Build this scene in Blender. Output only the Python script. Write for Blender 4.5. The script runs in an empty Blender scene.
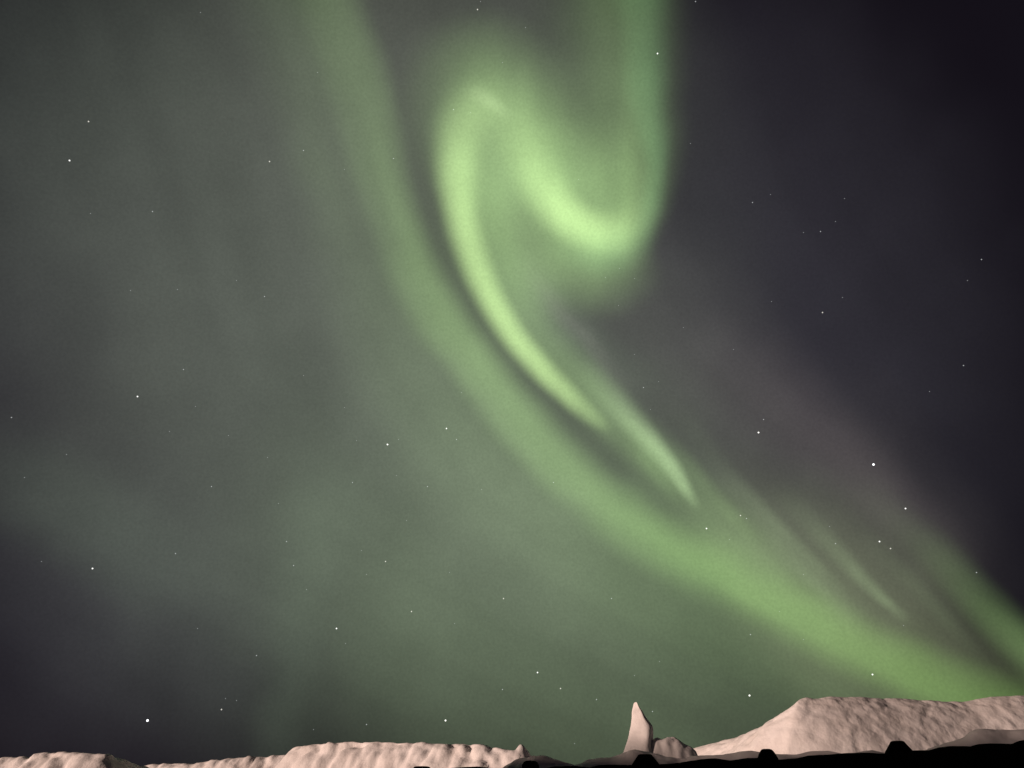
import bpy, bmesh, math, random
import numpy as np
from mathutils import Vector, noise
R = math.radians

# ------------------------------------------------------------------ camera, sky, light, exposure
S = bpy.context.scene
W_PX, H_PX, F_PX = 1024.0, 768.0, 770.0
EYE = Vector((0.0, 0.0, 1.6))
PITCH = R(27.0)
cam_d = bpy.data.cameras.new("camera")
cam_d.sensor_fit = 'HORIZONTAL'
cam_d.sensor_width = 36.0
cam_d.lens = 36.0 * F_PX / W_PX
cam_d.clip_start = 0.1
cam_d.clip_end = 300000.0
cam = bpy.data.objects.new("camera", cam_d)
cam.location = EYE
cam.rotation_euler = (R(90) + PITCH, 0, 0)
S.collection.objects.link(cam)
S.camera = cam

SUN_TRAVEL = Vector((0.93, 0.34, -0.11)).normalized()      # the warm lights of the settlement, low, behind left
SUN_EL = math.asin(-SUN_TRAVEL.z)
SUN_AZ = math.atan2(-SUN_TRAVEL.x, -SUN_TRAVEL.y)           # clockwise from +Y

world = bpy.data.worlds.new("World")
S.world = world
world.use_nodes = True
wn = world.node_tree.nodes; wl = world.node_tree.links
wn.clear()
sky = wn.new('ShaderNodeTexSky'); sky.sky_type = 'NISHITA'; sky.sun_disc = False
sky.sun_elevation = SUN_EL; sky.sun_rotation = SUN_AZ
bg1 = wn.new('ShaderNodeBackground'); bg1.inputs['Strength'].default_value = 0.0006
bg2 = wn.new('ShaderNodeBackground'); bg2.inputs['Color'].default_value = (0.0065, 0.0048, 0.0080, 1); bg2.inputs['Strength'].default_value = 1.0
addw = wn.new('ShaderNodeAddShader'); outw = wn.new('ShaderNodeOutputWorld')
wl.new(sky.outputs['Color'], bg1.inputs['Color'])
wl.new(bg1.outputs[0], addw.inputs[0]); wl.new(bg2.outputs[0], addw.inputs[1])
wl.new(addw.outputs[0], outw.inputs['Surface'])

sun_d = bpy.data.lights.new("sun", 'SUN')
sun_d.energy = 3.9
sun_d.angle = R(4.5)
sun_d.color = (1.0, 0.715, 0.59)
sun = bpy.data.objects.new("sun", sun_d)
sun.rotation_euler = SUN_TRAVEL.to_track_quat('-Z', 'Y').to_euler()
S.collection.objects.link(sun)

S.view_settings.view_transform = 'Standard'
S.view_settings.look = 'None'
S.view_settings.exposure = 0.0
S.view_settings.gamma = 1.0
S.view_settings.use_curve_mapping = False
S.cycles.transparent_max_bounces = 96
S.cycles.max_bounces = 6

# ------------------------------------------------------------------ helpers
CP, SP = math.cos(PITCH), math.sin(PITCH)


def ray(px, py):
    """Direction from the eye for a place in the view (unit vector)."""
    a = (px - W_PX / 2) / F_PX
    b = (H_PX / 2 - py) / F_PX
    v = Vector((a, CP - b * SP, SP + b * CP))
    return v.normalized()


def at(px, py, Y):
    """The point on that ray at depth Y metres north of the eye."""
    d = ray(px, py)
    return EYE + d * (Y / d.y)


def link(o, parent=None):
    S.collection.objects.link(o)
    if parent:
        o.parent = parent
    return o


def tag(o, label=None, cat=None, group=None, kind=None):
    if label: o['label'] = label
    if cat: o['category'] = cat
    if group: o['group'] = group
    if kind: o['kind'] = kind
    return o


def mesh_obj(name, verts, faces, mat, parent=None, smooth=True):
    me = bpy.data.meshes.new(name)
    me.from_pydata([tuple(v) for v in verts], [], [tuple(f) for f in faces])
    me.materials.append(mat)
    if smooth:
        me.polygons.foreach_set('use_smooth', [True] * len(me.polygons))
    me.update()
    return link(bpy.data.objects.new(name, me), parent)


def interp(pts, x, k=1):
    xs = [p[0] for p in pts]; ys = [p[k] for p in pts]
    return float(np.interp(x, xs, ys))


# ------------------------------------------------------------------ materials
def snow_material(name, base, grain=1.0):
    m = bpy.data.materials.new(name); m.use_nodes = True
    nt = m.node_tree; b = nt.nodes['Principled BSDF']
    b.inputs['Roughness'].default_value = 0.75
    b.inputs['Specular IOR Level'].default_value = 0.25
    tc = nt.nodes.new('ShaderNodeTexCoord')
    n1 = nt.nodes.new('ShaderNodeTexNoise'); n1.inputs['Scale'].default_value = 1.7; n1.inputs['Detail'].default_value = 6
    n2 = nt.nodes.new('ShaderNodeTexNoise'); n2.inputs['Scale'].default_value = 14.0; n2.inputs['Detail'].default_value = 5
    ramp = nt.nodes.new('ShaderNodeValToRGB')
    ramp.color_ramp.elements[0].position = 0.33; ramp.color_ramp.elements[1].position = 0.62
    ramp.color_ramp.elements[0].color = (base[0] * .90, base[1] * .885, base[2] * .87, 1)   # grit pressed into the ploughed snow
    ramp.color_ramp.elements[1].color = (*base, 1)
    bump = nt.nodes.new('ShaderNodeBump'); bump.inputs['Strength'].default_value = 0.22 * grain; bump.inputs['Distance'].default_value = 0.05
    nt.links.new(tc.outputs['Object'], n1.inputs['Vector']); nt.links.new(tc.outputs['Object'], n2.inputs['Vector'])
    nt.links.new(n1.outputs['Fac'], ramp.inputs['Fac']); nt.links.new(ramp.outputs['Color'], b.inputs['Base Color'])
    nt.links.new(n2.outputs['Fac'], bump.inputs['Height']); nt.links.new(bump.outputs['Normal'], b.inputs['Normal'])
    return m


def black_material(name, base, rough):
    m = bpy.data.materials.new(name); m.use_nodes = True
    nt = m.node_tree; b = nt.nodes['Principled BSDF']
    b.inputs['Roughness'].default_value = rough
    b.inputs['Specular IOR Level'].default_value = 0.08
    n = nt.nodes.new('ShaderNodeTexNoise'); n.inputs['Scale'].default_value = 9
    ramp = nt.nodes.new('ShaderNodeValToRGB')
    ramp.color_ramp.elements[0].color = (base * .5, base * .5, base * .55, 1)
    ramp.color_ramp.elements[1].color = (base * 1.3, base * 1.25, base * 1.25, 1)
    nt.links.new(n.outputs['Fac'], ramp.inputs['Fac']); nt.links.new(ramp.outputs['Color'], b.inputs['Base Color'])
    return m


def glow_material(name, strength=1.0, streak=0.06):
    """Thin glowing gas: adds its own light and hides nothing behind it."""
    m = bpy.data.materials.new(name); m.use_nodes = True
    m.cycles.emission_sampling = 'NONE'
    nt = m.node_tree; nt.nodes.clear()
    at_ = nt.nodes.new('ShaderNodeAttribute'); at_.attribute_name = 'glow_rate'
    tc = nt.nodes.new('ShaderNodeTexCoord')
    nz = nt.nodes.new('ShaderNodeTexNoise'); nz.inputs['Scale'].default_value = 9.0; nz.inputs['Detail'].default_value = 5
    mr = nt.nodes.new('ShaderNodeMapRange')
    mr.inputs['From Min'].default_value = 0.25; mr.inputs['From Max'].default_value = 0.75
    mr.inputs['To Min'].default_value = strength * (1 - streak); mr.inputs['To Max'].default_value = strength * (1 + streak)
    fz = nt.nodes.new('ShaderNodeTexNoise'); fz.inputs['Scale'].default_value = 330.0; fz.inputs['Detail'].default_value = 2
    fr = nt.nodes.new('ShaderNodeMapRange')
    fr.inputs['From Min'].default_value = 0.25; fr.inputs['From Max'].default_value = 0.75
    fr.inputs['To Min'].default_value = 0.92; fr.inputs['To Max'].default_value = 1.08
    mu = nt.nodes.new('ShaderNodeMath'); mu.operation = 'MULTIPLY'
    em = nt.nodes.new('ShaderNodeEmission'); tr = nt.nodes.new('ShaderNodeBsdfTransparent')
    ad = nt.nodes.new('ShaderNodeAddShader'); out = nt.nodes.new('ShaderNodeOutputMaterial')
    vn = nt.nodes.new('ShaderNodeVectorMath'); vn.operation = 'NORMALIZE'
    nt.links.new(tc.outputs['Object'], vn.inputs[0]); nt.links.new(vn.outputs['Vector'], nz.inputs['Vector']); nt.links.new(nz.outputs['Fac'], mr.inputs['Value'])
    nt.links.new(at_.outputs['Color'], em.inputs['Color']); nt.links.new(mr.outputs['Result'], mu.inputs[0])
    nt.links.new(vn.outputs['Vector'], fz.inputs['Vector']); nt.links.new(fz.outputs['Fac'], fr.inputs['Value'])
    nt.links.new(fr.outputs['Result'], mu.inputs[1]); nt.links.new(mu.outputs[0], em.inputs['Strength'])
    nt.links.new(em.outputs[0], ad.inputs[0]); nt.links.new(tr.outputs[0], ad.inputs[1])
    nt.links.new(ad.outputs[0], out.inputs['Surface'])
    return m


def star_material(name, col, strength):
    m = bpy.data.materials.new(name); m.use_nodes = True
    m.cycles.emission_sampling = 'NONE'
    nt = m.node_tree; nt.nodes.clear()
    em = nt.nodes.new('ShaderNodeEmission'); em.inputs['Color'].default_value = (*col, 1); em.inputs['Strength'].default_value = strength
    out = nt.nodes.new('ShaderNodeOutputMaterial'); nt.links.new(em.outputs[0], out.inputs['Surface'])
    return m


SNOW = snow_material('snow', (0.86, 0.84, 0.83))
GROUND_SNOW = snow_material('ground_snow', (0.80, 0.79, 0.79), 1.5)
BLACK = black_material('unlit_black', 0.004, 0.95)  # shade put into the base colour: near black so the fence looks unlit
GLOW = glow_material('aurora_gas', 1.0, 0.09)

# ------------------------------------------------------------------ the ground
verts = []; faces = []
rings = [0, 4, 8, 12, 16, 22, 30, 45, 80, 160, 400, 1000, 3000, 9000]
N = 72
verts.append((0, 0, 0))
for i, r in enumerate(rings[1:]):
    for k in range(N):
        a = 2 * math.pi * k / N
        x, y = r * math.sin(a), r * math.cos(a)
        verts.append((x, y, 0.10 * noise.noise(Vector((x * .15, y * .15, 3.0))) - 0.12))
for k in range(N):
    faces.append((0, 1 + (k + 1) % N, 1 + k))
for i in range(len(rings) - 2):
    a0 = 1 + i * N; b0 = a0 + N
    for k in range(N):
        faces.append((a0 + k, a0 + (k + 1) % N, b0 + (k + 1) % N, b0 + k))
g = mesh_obj('snow_ground', verts, faces, GROUND_SNOW)
tag(g, kind='structure')


# ------------------------------------------------------------------ snow banks
def snow_bank(name, prof, depth=None, step=0.04, front=1.4, back=2.2, amp=0.12, cell=3.6, rib=0.7, seed=0.0, along=1.0, low=0.5, bend=0.45, sharp=2.2, vn=64, nod=0.30):
    """A bank of ploughed snow. prof: the crest as (x in view, y in view); depth: (x in view, metres away) along the crest.
    Without depth, prof is the crest in metres."""
    crest = []
    if depth:
        x0, x1 = prof[0][0], prof[-1][0]
        n_est = int((x1 - x0) / F_PX * interp(depth, (x0 + x1) / 2) / step) + 2
        for i in range(n_est + 1):
            px = x0 + (x1 - x0) * i / n_est
            crest.append(at(px, interp(prof, px), interp(depth, px)))
    else:
        P = [Vector(p) for p in prof]
        for a, b in zip(P, P[1:]):
            n_est = int((b - a).length / step)
            crest += [a.lerp(b, i / n_est) for i in range(n_est)]
    verts = []; faces = []
    nu = len(crest)
    so = Vector((seed * 7.3, seed * 3.1, seed * 5.7))
    w = max(3, int(bend / step))
    for i, c in enumerate(crest):
        a = crest[max(0, i - w)]; b = crest[min(nu - 1, i + w)]
        t = Vector((b.x - a.x, b.y - a.y, 0)).normalized()
        nrm = Vector((t.y, -t.x, 0))                        # towards the viewer
        end = min(1.0, min(i, nu - 1 - i) * step / 0.35)
        for j in range(vn + 1):
            s = -1 + 2 * j / vn                             # -1 front foot .. 0 crest .. 1 back foot
            s = math.copysign(abs(s) ** 1.35, s)
            if s <= 0:
                q = -s
                off = front * (0.30 * q + 0.70 * q ** 2.0)
                h = 1 - q ** sharp
                p = c + nrm * off
            else:
                off = back * s
                h = 1 - s ** 1.6
                p = c - nrm * off
            z = -0.2 + (c.z + 0.2) * h
            p = Vector((p.x, p.y, z))
            q3 = Vector((p.x * along, p.y, p.z * rib)) + so
            warp = noise.noise_vector(q3 * 2.2) * 0.10
            f = noise.fractal(q3 * 0.8, 1.0, 2.0, 4) * low
            v1 = noise.voronoi((q3 + warp) * cell)[0]
            v2 = noise.voronoi((q3 + warp * .6) * cell * 2.3 + Vector((4, 1, 2)))[0]
            pick = 0.5 + 0.5 * noise.noise(q3 * 1.1 + Vector((9, 2, 5)))          # some stretches smooth, some broken up
            lumps = (0.42 - v1[0] * v1[0] * 1.3) * (0.15 + pick) + (0.30 - v2[0] * v2[0]) * 0.40 * (0.3 + pick) + 0.07 * noise.noise(q3 * 15) + 0.10 * noise.noise(q3 * 6)
            d = amp * (f + lumps)
            crest_keep = min(1.0, abs(s) * 6 + nod)
            dirn = (nrm * (1 if s <= 0 else -1) * min(1, abs(s) * 8) + Vector((0, 0, 0.75))).normalized()
            p += dirn * d * crest_keep * (0.4 + 0.6 * end)
            verts.append(p)
    for i in range(nu - 1):
        for j in range(vn):
            a = i * (vn + 1) + j; b = a + vn + 1
            faces.append((a, a + 1, b + 1, b))
    faces.append(tuple(range(vn, -1, -1)))
    faces.append(tuple((nu - 1) * (vn + 1) + j for j in range(vn + 1)))
    return mesh_obj(name, verts, faces, SNOW)


b = snow_bank('snow_bank', [(-6.2, -.6, 1.6), (-6.4, 0.4, 3.2), (-6.8, 2.96, 3.68), (-7.2, 4.4, 3.70), (-7.5, 5.4, 3.42), (-8.2, 6.8, 3.22), (-8.8, 7.85, 3.22), (-9.3, 8.4, 3.15), (-9.6, 9.1, 2.2), (-9.9, 9.6, 1.0)], amp=0.15, front=1.6, cell=1.8, seed=11, step=.07)  # added bank outside the view, placed to shade the near ridges and the fence
tag(b, 'added tall snow bank, unseen far out on the left, shading the near snow', 'snow bank', 'ploughed snow banks')
b = snow_bank('snow_bank', [(-190, 764), (-120, 758), (-40, 759), (0, 760), (3, 757.5), (8, 757), (30, 758.5), (35, 760.5), (38, 758), (43, 755), (50, 753.5), (60, 754.5),
                            (80, 754.5), (105, 754.5), (113, 756), (125, 760), (140, 765.5), (156, 775)],
              [(-190, 15.5), (0, 14.6), (105, 13.6), (125, 14.2), (156, 16)], amp=0.13, cell=3.2, seed=1)
tag(b, 'low rounded pinkish snow bank in the bottom left corner', 'snow bank', 'ploughed snow banks')
b = snow_bank('snow_bank', [(110, 770), (140, 766.5), (150, 764.5), (165, 764.2), (190, 764), (200, 763), (208, 761.5), (222, 761), (230, 758.6), (245, 758.6), (250, 757), (268, 756.8), (275, 755.6), (295, 755), (330, 760)],
              [(110, 17.5), (220, 16.6), (330, 16.2)], amp=0.10, cell=4.2, seed=2)
tag(b, 'thin low snow ridge sloping up to the flat topped bank left of centre', 'snow bank', 'ploughed snow banks')
b = snow_bank('snow_bank', [(286, 768), (289, 756), (291, 750), (296, 746.8), (312, 744.6), (330, 743), (350, 741.8), (375, 741.4), (400, 742.4), (440, 743.4), (470, 744.8), (482, 745.6),
                            (500, 748.6), (514, 750.5), (517, 749), (519.5, 745), (521.5, 744.5), (524, 748), (528, 753), (535, 757.5), (548, 762), (560, 772)],
              [(286, 16.0), (330, 15.2), (440, 14.2), (515, 13.6), (560, 14.2)], amp=0.14, cell=3.4, rib=0.6, seed=3)
tag(b, 'long flat topped lumpy snow bank left of centre', 'snow bank', 'ploughed snow banks')
b = snow_bank('snow_bank', [(505, 768), (525, 757.5), (545, 757), (563, 760), (575, 764), (582, 763), (588, 758.5), (600, 757.2), (612, 757), (622, 753.5), (634, 751), (648, 752), (665, 756), (690, 758), (712, 764)],
              [(505, 11.8), (600, 10.9), (712, 10.3)], amp=0.10, cell=4, seed=4)
tag(b, 'low grey snow ridge at the foot of the tall pointed chunk', 'snow bank', 'ploughed snow banks')
b = snow_bank('snow_bank', [(672, 768), (684, 754), (692, 748.6), (702, 746), (722, 741), (748, 734), (754, 730.5), (757, 729.5), (770, 722.5), (785, 712.5), (795, 704.5), (801, 699), (807, 697.6), (815, 699), (822, 698),
                            (830, 697), (845, 697.8), (860, 697), (880, 698.8), (900, 698.2), (920, 700), (940, 701), (962, 702), (975, 699.5), (990, 697.2), (1010, 696.6), (1060, 696), (1120, 699), (1210, 710)],
              [(672, 18.5), (720, 17.4), (776, 14.7), (800, 14.5), (1024, 15.0), (1210, 15.5)], amp=0.045, cell=4.3, rib=1.5, along=.75, low=.5, nod=.5, bend=1.0, seed=5, front=2.0, vn=110, step=.03)
tag(b, 'biggest snow bank, high and sloping down to the left, at the right', 'snow bank', 'ploughed snow banks')
b = snow_bank('snow_bank', [(676, 766), (690, 757), (706, 755.5), (722, 755.5), (735, 752.5), (752, 750.5), (762, 752), (780, 754), (795, 753.5), (808, 750.2), (828, 749.8), (840, 752), (848, 754.5), (860, 751), (872, 750), (890, 754), (915, 757), (935, 764)],
              [(676, 10.6), (800, 9.6), (935, 9.0)], amp=0.06, cell=4, seed=6, front=0.9)
tag(b, 'narrow shaded snow ridge between the black fence and the biggest bank', 'snow bank', 'ploughed snow banks')
b = snow_bank('snow_bank', [(905, 764), (930, 748), (950, 742.5), (962, 739), (968, 733), (973, 729.5), (985, 728.5), (1000, 729.5), (1024, 730), (1080, 727), (1150, 735)],
              [(905, 9.4), (972, 8.8), (1150, 8.4)], amp=0.06, cell=4, seed=7, front=0.9)
tag(b, 'dark flat topped snow mound in shade at the right edge', 'snow bank', 'ploughed snow banks')


# the standing chunk and the block beside it
def chunk(name, rows, Y, thick, seed, nod=0.012, ngon=18):
    """An upright lump of hard snow: rows = (y in view, left x, right x, lean of the facet ridge 0..1)."""
    verts = []; faces = []
    fine = []
    n = 34
    for i in range(n + 1):
        y = rows[0][0] + (rows[-1][0] - rows[0][0]) * i / n
        fine.append((y, interp(rows, y, 1), interp(rows, y, 2), interp(rows, y, 3)))
    for (y, xl, xr, rg) in fine:
        A = at(xl, y, Y); B = at(xr, y, Y)
        w = (B.x - A.x)
        th = thick * min(1.0, 0.25 + w * 1.6)
        rx = A.x + w * rg
        ring = [(A.x, 0.05), (A.x + 0.08 * w, -0.10), (A.x + .36 * w, -0.28), (A.x + .64 * w, -0.45), (rx + 0.02 * w, -0.50), (B.x - 0.04 * w, -0.10), (B.x, 0.1), (B.x - .15 * w, .4), (A.x + .5 * w, .55), (A.x + .15 * w, .4)]
        for (x, dy) in ring:
            p = Vector((x, Y + dy * th, A.z))
            q = p + Vector((seed, 0, 0))
            k = nod * (noise.fractal(q * 3.5, 1.0, 2.0, 3))
            verts.append(p + Vector((k, k * 2.0, k * .5)))
    m = 10
    for i in range(n):
        for j in range(m):
            a = i * m + j; a2 = i * m + (j + 1) % m
            faces.append((a, a2, a2 + m, a + m))
    faces.append(tuple(range(m - 1, -1, -1)))
    faces.append(tuple(n * m + j for j in range(m)))
    o = mesh_obj(name, verts, faces, SNOW)
    bv = o.modifiers.new('soft', 'SUBSURF'); bv.levels = 1; bv.render_levels = 1
    return o


c = chunk('snow_chunk', [(702, 634.6, 636.0, .5), (704, 633.8, 637.5, .55), (710, 632.4, 641.5, .65), (718, 631.2, 646.5, .72), (726, 630, 653.5, .84), (732, 628.4, 654, .80), (740, 627, 653, .78), (748, 624.5, 654, .75), (756, 621, 658, .72), (768, 608, 668, .7), (785, 600, 676, .7)],
          11.5, 0.50, 3.0, nod=0.035)
tag(c, 'tall pointed upright snow chunk standing against the green sky', 'snow chunk')
c = snow_bank('snow_block', [(640, 764), (648, 745), (653, 740), (657, 737.6), (662, 740), (668, 737.4), (674, 736.8), (678, 739), (684, 743.5), (691, 747), (696, 751), (698, 756), (701, 766)],
              [(640, 11.5), (701, 11.3)], step=0.025, front=0.55, back=0.6, amp=0.11, cell=4.5, nod=.15, seed=9, sharp=3.0)
tag(c, 'rounded shaded snow lump just right of the tall pointed chunk', 'snow chunk')

# ------------------------------------------------------------------ the black fence in front
FA = at(530, 766, 7.0); FB = at(897, 752, 6.1)
fdir = Vector((FB.x - FA.x, FB.y - FA.y, 0)); flen = fdir.length; fdir.normalize()
fn = Vector((fdir.y, -fdir.x, 0))


def on_fence(px, py):
    """Where the ray through that place meets the upright plane of the fence."""
    d = ray(px, py)
    P = Vector((FA.x, FA.y, 0))
    t = (P - EYE).dot(fn) / d.dot(fn)
    return EYE + d * t


TOP = [(250, 776), (330, 773), (400, 769), (440, 769.5), (466, 767), (478, 766.3), (492, 768.5), (520, 768), (545, 768.5), (556, 766.5), (575, 765.8), (590, 767.5), (600, 765), (615, 764.6), (630, 765),
       (660, 764), (680, 763), (690, 761), (700, 759.5), (716, 759), (730, 760), (748, 758), (780, 759.5), (795, 758.5), (808, 755.5), (830, 754.5), (848, 753), (870, 753),
       (885, 753.5), (912, 750.6), (928, 750.4), (938, 747), (948, 746), (970, 746.6), (978, 744.2), (990, 743.6), (1012, 744), (1020, 741), (1040, 738), (1100, 737), (1190, 732)]
fence = bpy.data.objects.new('timber_fence', None); link(fence)
base = on_fence(700, 760); fence.location = (base.x, base.y, 0)
tag(fence, 'black silhouetted fence with stubby post tops along the bottom right edge', 'fence')
inv = Vector(fence.location)
verts = []; faces = []
xs = np.linspace(250, 1190, 471)
rim = [(-0.05, -0.012), (-0.03, 0.0), (0.03, 0.0), (0.05, -0.012)]
for px in xs:
    p = on_fence(px, interp(TOP, px)) - inv
    k = 0.008 * noise.noise(Vector((p.x * 6, 1.0, 0)))
    verts.append(Vector((p.x, p.y, -0.2)) + fn * 0.05)
    for (o_, dz) in reversed(rim):
        verts.append(p + fn * o_ + Vector((0, 0, dz + k)))
    verts.append(Vector((p.x, p.y, -0.2)) - fn * 0.05)
m = 6
for i in range(len(xs) - 1):
    for j in range(m - 1):
        a = i * m + j
        faces.append((a, a + 1, a + m + 1, a + m))
faces.append(tuple(range(m))); faces.append(tuple((len(xs) - 1) * m + j for j in reversed(range(m))))
mesh_obj('board_panel', verts, faces, BLACK, fence, smooth=False)
# posts: (x in view, top y, half width at top, half width at base, y at base, roundness)
posts = [(422, 766.2, 5, 8, 771, .6), (530.5, 760.6, 4.5, 8.5, 770, .9), (645, 754.2, 6.5, 14, 766, .25), (766.5, 749, 5.5, 11.5, 761, .6), (897, 741, 7, 16, 755, .25), (1040, 731, 8, 20, 745, .4)]
for (px, ty, hw, bw, by, rd) in posts:
    c0 = on_fence(px, ty) - inv
    sc = (on_fence(px + 1, ty) - on_fence(px, ty)).length
    hz = (on_fence(px, ty) - on_fence(px, by)).length
    rows = [(-c0.z - 0.2, bw * .9, 1), (-hz, bw, 1), (-hz * .75, bw * .86 + hw * .06, 1), (-hz * .45, bw * .35 + hw * .72 + rd * 1.2, 1), (-hz * .18, hw * 1.12 + rd * .8, 1), (-hz * .05, hw * (1.0 - .1 * rd), .95), (0.0, hw * (.82 - .35 * rd), .8)]
    verts = []; faces = []
    K = 16
    for (dz, w, dsc) in rows:
        for k in range(K):
            a = 2 * math.pi * k / K
            ca, sa = math.cos(a), math.sin(a)
            # squarish post with softened corners
            q = (abs(ca) ** 4 + abs(sa) ** 4) ** -0.25
            q = q * .6 + .4
            verts.append(c0 + fdir * (ca * q * w * sc) + fn * (sa * q * 0.075 * dsc * (w / hw) ** .3) + Vector((0, 0, dz)))
    for i in range(len(rows) - 1):
        for k in range(K):
            a = i * K + k; b2 = i * K + (k + 1) % K
            faces.append((a, b2, b2 + K, a + K))
    faces.append(tuple(range(K - 1, -1, -1))); faces.append(tuple((len(rows) - 1) * K + k for k in range(K)))
    mesh_obj('post', verts, faces, BLACK, fence, smooth=False)

# ------------------------------------------------------------------ the aurora: lens-shaped bodies of glowing gas kilometres up
GX0, GX1, GY0, GY1 = -220, 1244, -220, 792


def bump(d2):
    return np.clip(1 - d2, 0, None) ** 2


def stroke(X, Y, pts):
    """Glow swept along a path; pts: (x, y, reach, rate)."""
    pts = np.array(pts, float)
    seg = np.r_[0, np.cumsum(np.hypot(*np.diff(pts[:, :2], axis=0).T))]
    ds = 4.0
    n = max(2, int(seg[-1] / ds) + 1)
    t = np.linspace(0, seg[-1], n); ds = t[1] - t[0]
    # smooth path (Catmull-Rom through the points)
    out = []
    for tt in t:
        i = min(len(seg) - 2, max(0, int(np.searchsorted(seg, tt, 'right') - 1)))
        f = (tt - seg[i]) / (seg[i + 1] - seg[i])
        p0 = pts[max(0, i - 1)]; p1 = pts[i]; p2 = pts[i + 1]; p3 = pts[min(len(pts) - 1, i + 2)]
        xy = 0.5 * (2 * p1[:2] + (p2 - p0)[:2] * f + (2 * p0 - 5 * p1 + 4 * p2 - p3)[:2] * f * f + (3 * p1 - p0 - 3 * p2 + p3)[:2] * f ** 3)
        rr = p1[2:] * (1 - f) + p2[2:] * f
        out.append((xy[0], xy[1], max(2.0, rr[0]), rr[1]))
    G = np.zeros_like(X)
    for (x, y, r, I) in out:
        if I == 0: continue
        G += I * ds / (16 * r / 15) * bump(((X - x) ** 2 + (Y - y) ** 2) / (r * r))
    return G


def blob(X, Y, x, y, rx, ry, rot, I):
    c, s = math.cos(R(rot)), math.sin(R(rot))
    u = (X - x) * c + (Y - y) * s; v = -(X - x) * s + (Y - y) * c
    return I * bump((u / rx) ** 2 + (v / ry) ** 2)


def gas_body(name, field, altitude, step, thickness=0.05):
    """field(X, Y) -> emission rgb over the part of the sky that body fills."""
    xs = np.arange(GX0, GX1 + step, step); ys = np.arange(GY0, GY1 + step, step)
    X, Y = np.meshgrid(xs.astype(float), ys.astype(float))
    E = field(X, Y)
    # nothing glows beyond the edge of the body
    edge = np.clip(np.minimum.reduce([X - GX0, GX1 - X, Y - GY0]) / 80.0, 0, 1)
    E = E * edge[..., None]
    L = E.max(axis=2)
    on = L > 1e-4
    ny, nx = on.shape
    cell = on[:-1, :-1] | on[1:, :-1] | on[:-1, 1:] | on[1:, 1:]
    a = (X - W_PX / 2) / F_PX; b_ = (H_PX / 2 - Y) / F_PX
    D = np.stack([a, CP - b_ * SP, SP + b_ * CP], -1)
    D /= np.linalg.norm(D, axis=2)[..., None]
    el = np.arcsin(np.clip(D[..., 2], -1, 1))
    rad = altitude / np.sin(np.maximum(el, R(-1.0)) + R(6.0))
    s = (np.sqrt(np.clip(L / L.max(), 0, 1))) * thickness
    s[~on] = 0
    front = np.array(EYE) + D * (rad * (1 - s))[..., None]
    back = np.array(EYE) + D * (rad * (1 + s))[..., None]
    used = np.zeros_like(on)
    used[:-1, :-1] |= cell; used[1:, :-1] |= cell; used[:-1, 1:] |= cell; used[1:, 1:] |= cell
    fi = -np.ones((ny, nx), int); bi = -np.ones((ny, nx), int)
    k = int(used.sum()); fi[used] = np.arange(k)
    inner = used & on
    bi[used] = fi[used]; bi[inner] = k + np.arange(int(inner.sum()))
    V = np.concatenate([front[used], back[inner]]); C = np.concatenate([E[used], E[inner]]) * 0.5
    jj, ii = np.nonzero(cell)
    F1 = np.stack([fi[jj, ii], fi[jj, ii + 1], fi[jj + 1, ii + 1], fi[jj + 1, ii]], 1)
    F2 = np.stack([bi[jj, ii], bi[jj + 1, ii], bi[jj + 1, ii + 1], bi[jj, ii + 1]], 1)
    F2 = F2[~(F1 == F2[:, [0, 3, 2, 1]]).all(axis=1)]
    F = np.concatenate([F1, F2])
    me = bpy.data.meshes.new(name)
    me.vertices.add(len(V)); me.vertices.foreach_set('co', V.astype(np.float32).ravel())
    me.loops.add(len(F) * 4); me.loops.foreach_set('vertex_index', F.astype(np.int32).ravel())
    me.polygons.add(len(F)); me.polygons.foreach_set('loop_start', np.arange(0, len(F) * 4, 4, dtype=np.int32))
    me.update(calc_edges=True); me.validate()
    at_ = me.attributes.new('glow_rate', 'FLOAT_COLOR', 'POINT')
    at_.data.foreach_set('color', np.concatenate([C, np.ones((len(C), 1))], 1).astype(np.float32).ravel())
    me.polygons.foreach_set('use_smooth', [True] * len(me.polygons))
    me.materials.append(GLOW)
    return link(bpy.data.objects.new(name, me))


GREEN = np.array([0.46, 0.76, 0.27])
LIME = np.array([0.58, 0.86, 0.32])
RAYC = np.array([0.56, 0.80, 0.40])
PALE = np.array([0.66, 0.82, 0.46])
DUSK = np.array([0.60, 0.50, 0.46])
FIR = np.array([0.38, 0.76, 0.16])
DEEP = np.array([0.33, 0.74, 0.30])


_rng = np.random.default_rng(7)
_LAT = _rng.uniform(-1, 1, (8, 128, 128))


def vnoise(u, v, layer):
    """Smooth value noise."""
    L = _LAT[layer]
    i = np.floor(u).astype(int); j = np.floor(v).astype(int)
    f = u - i; g_ = v - j
    f = f * f * f * (f * (6 * f - 15) + 10); g_ = g_ * g_ * g_ * (g_ * (6 * g_ - 15) + 10)
    i0, j0, i1, j1 = i % 128, j % 128, (i + 1) % 128, (j + 1) % 128
    return (L[j0, i0] * (1 - f) + L[j0, i1] * f) * (1 - g_) + (L[j1, i0] * (1 - f) + L[j1, i1] * f) * g_


AXIS = np.array([(255, -260), (312, -60), (330, 0), (352, 60), (370, 120), (385, 180), (405, 240), (431, 300), (466, 356), (514, 420), (574, 480), (640, 530), (705, 563), (770, 598), (835, 635), (900, 668), (960, 696), (1030, 725), (1200, 800)], float)


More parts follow.
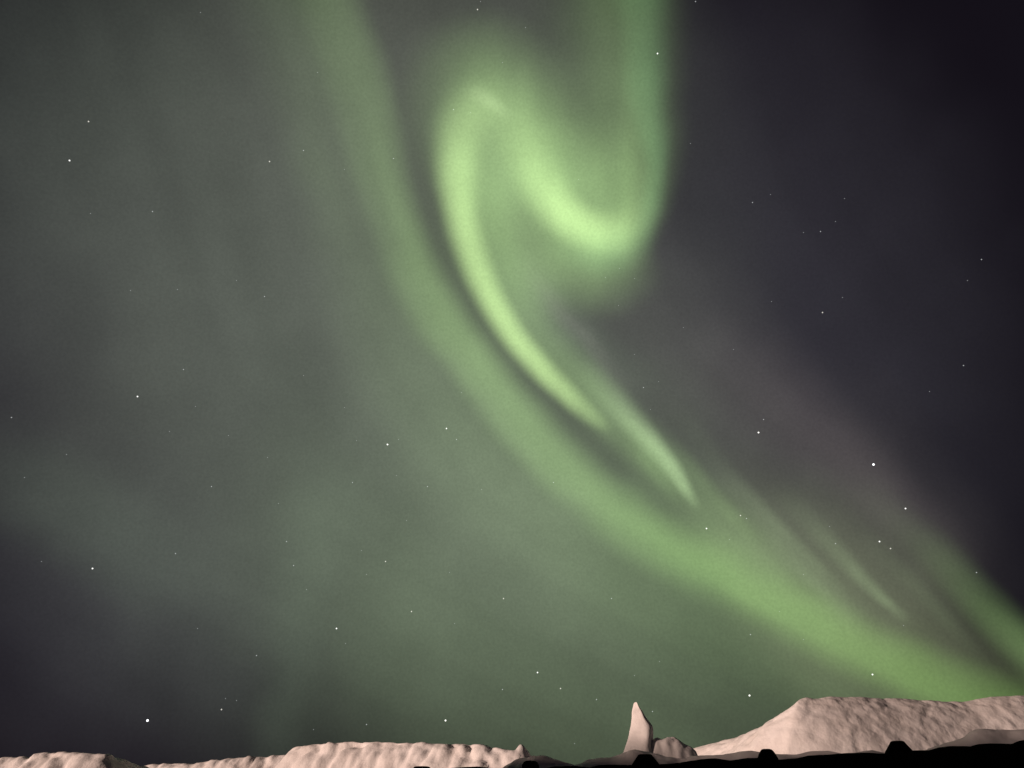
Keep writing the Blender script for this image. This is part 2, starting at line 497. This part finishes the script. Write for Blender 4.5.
def strands(X, Y, w, ln, layer):
    """Strands that run along the long arc and its neighbours: noise stretched along the arc's own direction."""
    xa = np.interp(Y, AXIS[:, 1], AXIS[:, 0])
    sl = np.interp(Y, AXIS[:, 1], np.gradient(AXIS[:, 0], AXIS[:, 1]))
    u = (X - xa) / np.sqrt(1 + np.minimum(sl, 1.4) ** 2)
    along = np.interp(Y, AXIS[:, 1], np.r_[0, np.cumsum(np.hypot(*np.diff(AXIS, axis=0).T))])
    return vnoise(u / w + 40, along / ln + 40, layer) * .65 + vnoise(u / w * 2.1 + 11, along / ln * 1.7 + 5, layer + 1) * .35


def sweep(parts, warp=0.0, strand=0.0, mottle=0.0, upright=0.0):
    def f(X, Y):
        E = np.zeros(X.shape + (3,))
        Xw = X + warp * (vnoise(X / 75 + 9, Y / 75 + 3, 0) + .5 * vnoise(X / 34 + 9, Y / 34 + 3, 1))
        Yw = Y + warp * (vnoise(X / 75 + 50, Y / 75 + 20, 2) + .5 * vnoise(X / 34 + 50, Y / 34 + 20, 3))
        for col, kind, data in parts:
            g_ = stroke(Xw, Yw, data) if kind == 's' else blob(Xw, Yw, *data)
            E += g_[..., None] * col
        k = np.ones_like(X)
        if strand: k += strand * (strands(X, Y, 30, 260, 4) + .6 * strands(X, Y, 75, 300, 5))
        if mottle: k += mottle * (vnoise(X / 60 + 3, Y / 60 + 8, 6) + .6 * vnoise(X / 27 + 3, Y / 27 + 8, 7) + 1.0 * vnoise(X / 130 + 3, Y / 130 + 8, 5))
        if upright: k += upright * (vnoise(X / 17 + 3, Y / 210 + 8, 6) + .7 * vnoise(X / 40 + 3, Y / 160 + 8, 7))
        return E * np.clip(k, 0.3, 2)[..., None]
    return f


# 1 bright curl: left limb with the sharp outer edge, hook top, second limb
curl = [
    (LIME, 's', [(508, 112, 40, 0), (494, 102, 40, .09), (479, 103, 38, .15), (466, 120, 38, .24), (460, 152, 35, .36), (460, 188, 30, .48), (465, 222, 25, .55), (476, 262, 24, .58), (492, 300, 22, .61), (515, 338, 21, .61), (545, 374, 19, .56), (576, 403, 16, .42), (608, 428, 10, 0)]),
    (GREEN, 's', [(478, 110, 60, .06), (470, 150, 62, .11), (476, 190, 56, .15), (490, 240, 48, .18), (514, 300, 42, .19), (547, 350, 38, .17), (589, 395, 36, .12), (614, 428, 34, 0)]),
    (GREEN, 's', [(440, 190, 50, .0), (438, 140, 60, .06), (446, 96, 66, .10), (462, 66, 64, .13), (486, 58, 62, .15), (512, 76, 62, .19), (530, 110, 64, .22), (542, 150, 66, .22), (560, 190, 66, .16), (590, 215, 60, .12), (620, 220, 56, 0)]),
    (PALE, 's', [(468, 92, 15, 0), (482, 96, 14, .10), (494, 103, 12, .12), (510, 116, 9, 0)]),
    (LIME, 's', [(496, 100, 40, 0), (508, 112, 42, .08), (522, 136, 40, .15), (533, 164, 35, .25), (547, 193, 32, .37), (564, 215, 30, .45), (586, 229, 30, .45), (608, 233, 31, .36), (628, 226, 32, .18), (644, 205, 32, 0)]),
    (GREEN, 'b', (500, 150, 82, 110, -8, .28)),
    (GREEN, 'b', (508, 235, 70, 120, -18, .19)),
    (GREEN, 'b', (588, 190, 95, 85, 20, .18)),
    (DEEP, 's', [(560, 236, 34, 0), (590, 252, 34, .10), (620, 248, 34, .12), (644, 228, 30, 0)]),
    (GREEN, 's', [(420, 180, 34, 0), (432, 230, 34, .035), (456, 285, 34, .04), (490, 340, 34, .04), (530, 390, 34, 0)]),
]
# 2 right hand curtain of upright rays
curtain = [
    (GREEN, 's', [(620, -200, 72, .06), (622, -60, 72, .08), (624, 40, 72, .09), (626, 120, 70, .12), (629, 170, 60, .16), (632, 215, 46, .18), (614, 246, 46, .12), (590, 262, 45, 0)]),
    (DEEP, 's', [(640, -200, 34, .07), (642, 0, 34, .10), (645, 100, 32, .12), (655, 160, 17, .12), (651, 215, 20, .12), (640, 248, 20, 0)]),
    (GREEN, 's', [(600, -200, 100, .02), (602, 0, 100, .04), (600, 100, 100, .10), (598, 170, 95, .19), (594, 220, 80, .14), (590, 255, 70, 0)]),
    (GREEN, 'b', (590, 262, 80, 62, 15, .17)),
    (GREEN, 'b', (552, 262, 60, 70, -20, .10)),
]
# 3 the long arc from the top of the view to the snow at the right
arc = [
    (GREEN, 's', [(286, -200, 52, .04), (312, -60, 50, .06), (328, 0, 50, .08), (350, 60, 46, .10), (367, 120, 42, .115), (381, 180, 40, .125), (402, 240, 40, .15), (429, 300, 40, .18), (464, 356, 38, .215), (514, 420, 38, .24), (576, 480, 40, .245), (642, 530, 42, .185), (705, 563, 52, .12), (770, 598, 52, .06), (835, 635, 52, 0)]),
    (FIR, 's', [(574, 480, 50, 0), (641, 530, 40, .07), (707, 564, 39, .14), (772, 599, 39, .19), (837, 636, 41, .22), (900, 668, 43, .22), (960, 696, 50, .20), (1030, 725, 50, .16), (1120, 765, 50, .1)]),
    (GREEN, 's', [(340, -60, 24, .02), (352, 0, 24, .03), (372, 60, 24, .04), (386, 120, 24, .05), (398, 180, 24, .055), (417, 240, 24, .06), (444, 300, 24, .065), (478, 352, 26, .065), (526, 412, 28, .06), (590, 470, 30, .05), (660, 525, 30, .05), (720, 560, 30, .04), (780, 590, 30, 0)]),
    (GREEN, 's', [(258, -200, 95, .03), (300, 0, 85, .045), (332, 100, 80, .04), (358, 200, 85, .04), (392, 290, 95, .05), (434, 370, 110, .07), (498, 450, 118, .08), (580, 515, 120, .08), (655, 572, 115, .07), (750, 630, 110, .06), (880, 700, 100, .05), (1000, 760, 110, .05)]),
    (GREEN, 's', [(285, 110, 34, 0), (312, 170, 34, .02), (340, 230, 34, 0)]),
]
# 4 short pale streak after the bright limb
streak = [
    (RAYC * 1.1, 's', [(582, 364, 20, 0), (610, 396, 21, .11), (636, 426, 19, .22), (656, 450, 16, .31), (673, 471, 13, .36), (686, 490, 10, .28), (698, 508, 7, 0)]),
    (GREEN, 's', [(620, 415, 16, 0), (650, 460, 18, .10), (680, 500, 16, 0)]),
    (GREEN, 's', [(545, 340, 34, 0), (600, 402, 36, .15), (655, 460, 36, .17), (720, 520, 42, .12), (780, 570, 40, .06), (830, 610, 40, 0)]),
]
# 5 faint rays further right
rays_ = [
    (RAYC, 's', [(780, 490, 19, 0), (826, 542, 17, .06), (862, 580, 13, .11), (888, 603, 9, .12), (908, 622, 9, 0)]),
    (RAYC, 's', [(680, 420, 20, 0), (730, 478, 20, .045), (782, 545, 18, .065), (820, 588, 15, .055), (860, 630, 20, 0)]),
    (GREEN, 's', [(700, 500, 24, 0), (750, 540, 22, .05), (790, 580, 22, 0)]),
    (GREEN, 's', [(668, 440, 14, 0), (706, 486, 14, .05), (738, 522, 12, .06), (760, 546, 10, 0)]),
    (RAYC, 's', [(730, 470, 12, 0), (780, 528, 11, .045), (822, 572, 9, .05), (846, 598, 8, 0)]),
    (RAYC, 's', [(860, 530, 18, 0), (910, 580, 16, .03), (950, 622, 14, .03), (980, 655, 12, 0)]),
]
# 6 band at the right edge
edge_band = [
    (DUSK, 's', [(690, 300, 90, 0), (770, 390, 70, .03), (850, 462, 50, .05), (900, 510, 46, .05), (950, 560, 46, .02), (990, 600, 44, 0)]),
    (GREEN, 's', [(860, 480, 28, 0), (910, 530, 30, .035), (955, 575, 31, .09), (1000, 622, 32, .14), (1040, 662, 34, .19), (1100, 720, 36, .2), (1180, 790, 36, .1)]),
]
GROUP = 'aurora bands in the night sky'
o = gas_body('aurora_band', sweep(arc, warp=4, strand=.2), 2300, 5); tag(o, 'long soft green aurora arc running from the top left down to the snow at right', 'aurora', GROUP)
o = gas_body('aurora_band', sweep(curtain, warp=4, upright=.10, mottle=.06), 2150, 4); tag(o, 'upright green aurora curtain with a sharp dark right edge', 'aurora', GROUP)
o = gas_body('aurora_band', sweep(curl, warp=2, mottle=.05, upright=.07), 2000, 3.5); tag(o, 'brightest lime green aurora band curling over in a hook', 'aurora', GROUP)
o = gas_body('aurora_band', sweep(streak, warp=1, strand=.25), 2060, 3); tag(o, 'short pale green aurora streak below the end of the bright hook', 'aurora', GROUP)
o = gas_body('aurora_band', sweep(rays_, warp=3, strand=.2), 2100, 3); tag(o, 'thin faint pale aurora rays right of the long green arc', 'aurora', GROUP)
o = gas_body('aurora_band', sweep(edge_band, warp=2, strand=.15), 2200, 5); tag(o, 'dim green aurora band leaving the view at the right edge', 'aurora', GROUP)

# the diffuse glow behind the bands
GREY = np.array([.97, 1.08, .86]); OLIVE = np.array([1.0, 1.15, .60]); MOSS = np.array([.78, 1.05, .60]); GG = np.array([.80, 1.12, .72]); PURP = np.array([.96, .94, 1.14]); BROWN = np.array([1.12, 1.0, .90])
veil = [
    (GREY, 'b', (330, 300, 500, 560, 0, .074)),
    (PURP, 'b', (60, 330, 420, 560, 0, .016)),
    (PURP, 'b', (150, 640, 300, 230, 0, .012)),
    (GG, 'b', (420, 480, 420, 420, 0, .035)),
    (GREY, 's', [(300, 120, 130, 0), (350, 280, 130, .02), (430, 400, 130, .03), (510, 500, 130, .035), (580, 570, 120, .025), (660, 640, 110, 0)]),
    (GG, 's', [(318, 440, 56, 0), (322, 500, 56, .022), (312, 560, 50, .016), (285, 640, 46, .018), (280, 740, 46, .018), (280, 790, 40, .01)]),
    (GG, 'b', (90, 520, 200, 80, 25, .024)),
    (MOSS, 'b', (600, 640, 460, 300, 20, .102)),
    (GG, 'b', (120, 120, 330, 330, 0, .018)),
    (OLIVE, 'b', (870, 630, 260, 130, 40, .080)),
    (PURP, 'b', (770, 320, 330, 500, -20, .024)),
    (BROWN, 'b', (640, 350, 150, 250, -35, .018)),
    (BROWN, 'b', (820, 500, 260, 150, 40, .028)),
    (GREY, 'b', (430, 60, 320, 240, 0, .040)),
    (GG, 's', [(515, 240, 50, 0), (540, 300, 56, .06), (580, 350, 50, .05), (630, 410, 40, 0)]),
    (BROWN, 's', [(528, 250, 16, 0), (556, 300, 16, .03), (590, 352, 16, .03), (625, 400, 14, 0)]),
]
o = gas_body('aurora_glow', sweep(veil, warp=12, strand=.06, mottle=.026), 2700, 10); tag(o, 'broad dim grey green sky glow behind the aurora bands', 'sky glow', kind='stuff')

# ------------------------------------------------------------------ stars, far beyond the glow
STAR_R = 90000.0
unit = bmesh.new(); bmesh.ops.create_icosphere(unit, subdivisions=2, radius=1.0)
SIZES = {5: (1.6, 2.2), 4: (1.3, 1.4), 3: (1.15, 1.1), 2: (1.0, .62), 1: (.85, .36), 0: (.75, .18)}
star_mesh = {}
for k, (rad_, st) in SIZES.items():
    me = bpy.data.meshes.new('star'); unit.to_mesh(me)
    me.materials.append(star_material('star_light_%d' % k, {5: (.96, .98, 1.0), 4: (1.0, .97, .90), 3: (1.0, .99, .96), 2: (1.0, .95, .86)}.get(k, (.95, .98, 1.0)), st)); star_mesh[k] = me
STARS = [
    (873, 464, 5, 'brightest star on the dark right side of the sky'), (147, 720, 5, 'brightest star low over the left snow bank'),
    (387, 444, 4, 'bright star in the grey glow, lower left one of a close pair'), (446, 428, 3, 'white star in the grey glow, upper right one of a close pair'),
    (445, 720, 4, 'bright star low over the flat topped snow bank'), (749, 695, 4, 'bright star just above the sloping left end of the biggest bank'),
    (758, 432, 4, 'bright star between the aurora hook and the brightest right hand star'), (905, 508, 3, 'white star just below right of the brightest right hand star'),
    (872, 674, 3, 'white star in the green arc just above the biggest snow bank'), (706, 528, 3, 'white star at the lower tip of the short pale streak'),
    (537, 672, 3, 'white star above the low gap left of the pointed chunk'), (69, 160, 3, 'white star high near the left edge'),
    (657, 53, 3, 'white star on the sharp right edge of the upright curtain'), (137, 396, 3, 'white star alone in the dim left part of the sky'),
    (92, 568, 3, 'white star in the dark lower left, above the brightest low star'), (336, 628, 3, 'white star in the green glow left of centre, above the flat topped bank'),
    (879, 541, 3, 'upper left star of a tiny pair at right'), (890, 548, 2, 'lower right star of a tiny pair at right'),
    (740, 515, 2, 'brighter of two touching stars beside the long arc'), (746, 518, 1, 'fainter of two touching stars beside the long arc'),
    (822, 312, 2, 'small star alone in the empty dark right sky'), (477, 9, 2, 'small star at the top edge above the aurora hook'),
    (503, 598, 2, None), (560, 688, 2, None), (385, 561, 2, None), (411, 611, 2, None), (221, 709, 2, None), (88, 121, 2, None), (269, 161, 2, None),
]
FAINT1 = [(303, 150), (152, 211), (453, 109), (393, 158), (695, 1), (752, 202), (820, 231), (264, 296), (183, 369), (11, 417), (211, 486), (456, 439), (352, 482), (427, 486), (553, 482), (643, 387),
          (981, 259), (963, 365), (763, 419), (175, 553), (286, 541), (293, 565), (256, 655), (611, 598), (502, 689), (596, 699), (366, 724), (652, 711), (835, 543), (976, 572), (750, 634)]
FAINT0 = [(200, 12), (90, 213), (317, 72), (480, 1), (502, 62), (470, 112), (344, 169), (578, 179), (525, 27), (690, 143), (803, 232), (844, 198), (835, 221), (770, 194), (130, 290), (177, 289), (236, 280), (195, 406),
          (169, 431), (303, 375), (267, 457), (66, 454), (24, 477), (278, 503), (228, 435), (398, 439), (356, 440), (396, 475), (481, 489), (461, 392), (344, 407), (605, 277), (619, 268), (634, 278), (650, 409), (658, 381),
          (634, 354), (618, 305), (967, 280), (771, 301), (842, 297), (733, 349), (929, 391), (683, 327), (306, 589), (197, 628), (225, 698), (236, 700), (41, 561), (313, 729), (361, 550), (366, 574), (449, 572), (454, 623),
          (345, 643), (659, 661), (634, 675), (574, 743), (406, 520), (729, 539), (803, 574), (903, 625), (803, 639), (779, 611), (829, 526)]
for (x, y) in FAINT1: STARS.append((x, y, 1, 'faint small white star among many others in the sky'))
for (x, y) in FAINT0: STARS.append((x, y, 0, 'barely visible pinprick star in the sky'))
for (x, y, k, lab) in STARS:
    o = link(bpy.data.objects.new('star', star_mesh[k]))
    o.location = EYE + ray(x + .5, y + .5) * STAR_R
    s_ = SIZES[k][0] / F_PX * STAR_R * 0.6
    o.scale = (s_, s_, s_)
    grp = {0: 'pinprick stars', 1: 'faint stars'}.get(k, 'small stars') if lab is None or k < 2 else 'bright stars'
    tag(o, lab or 'small clear white star with plain sky around it', 'star', grp)
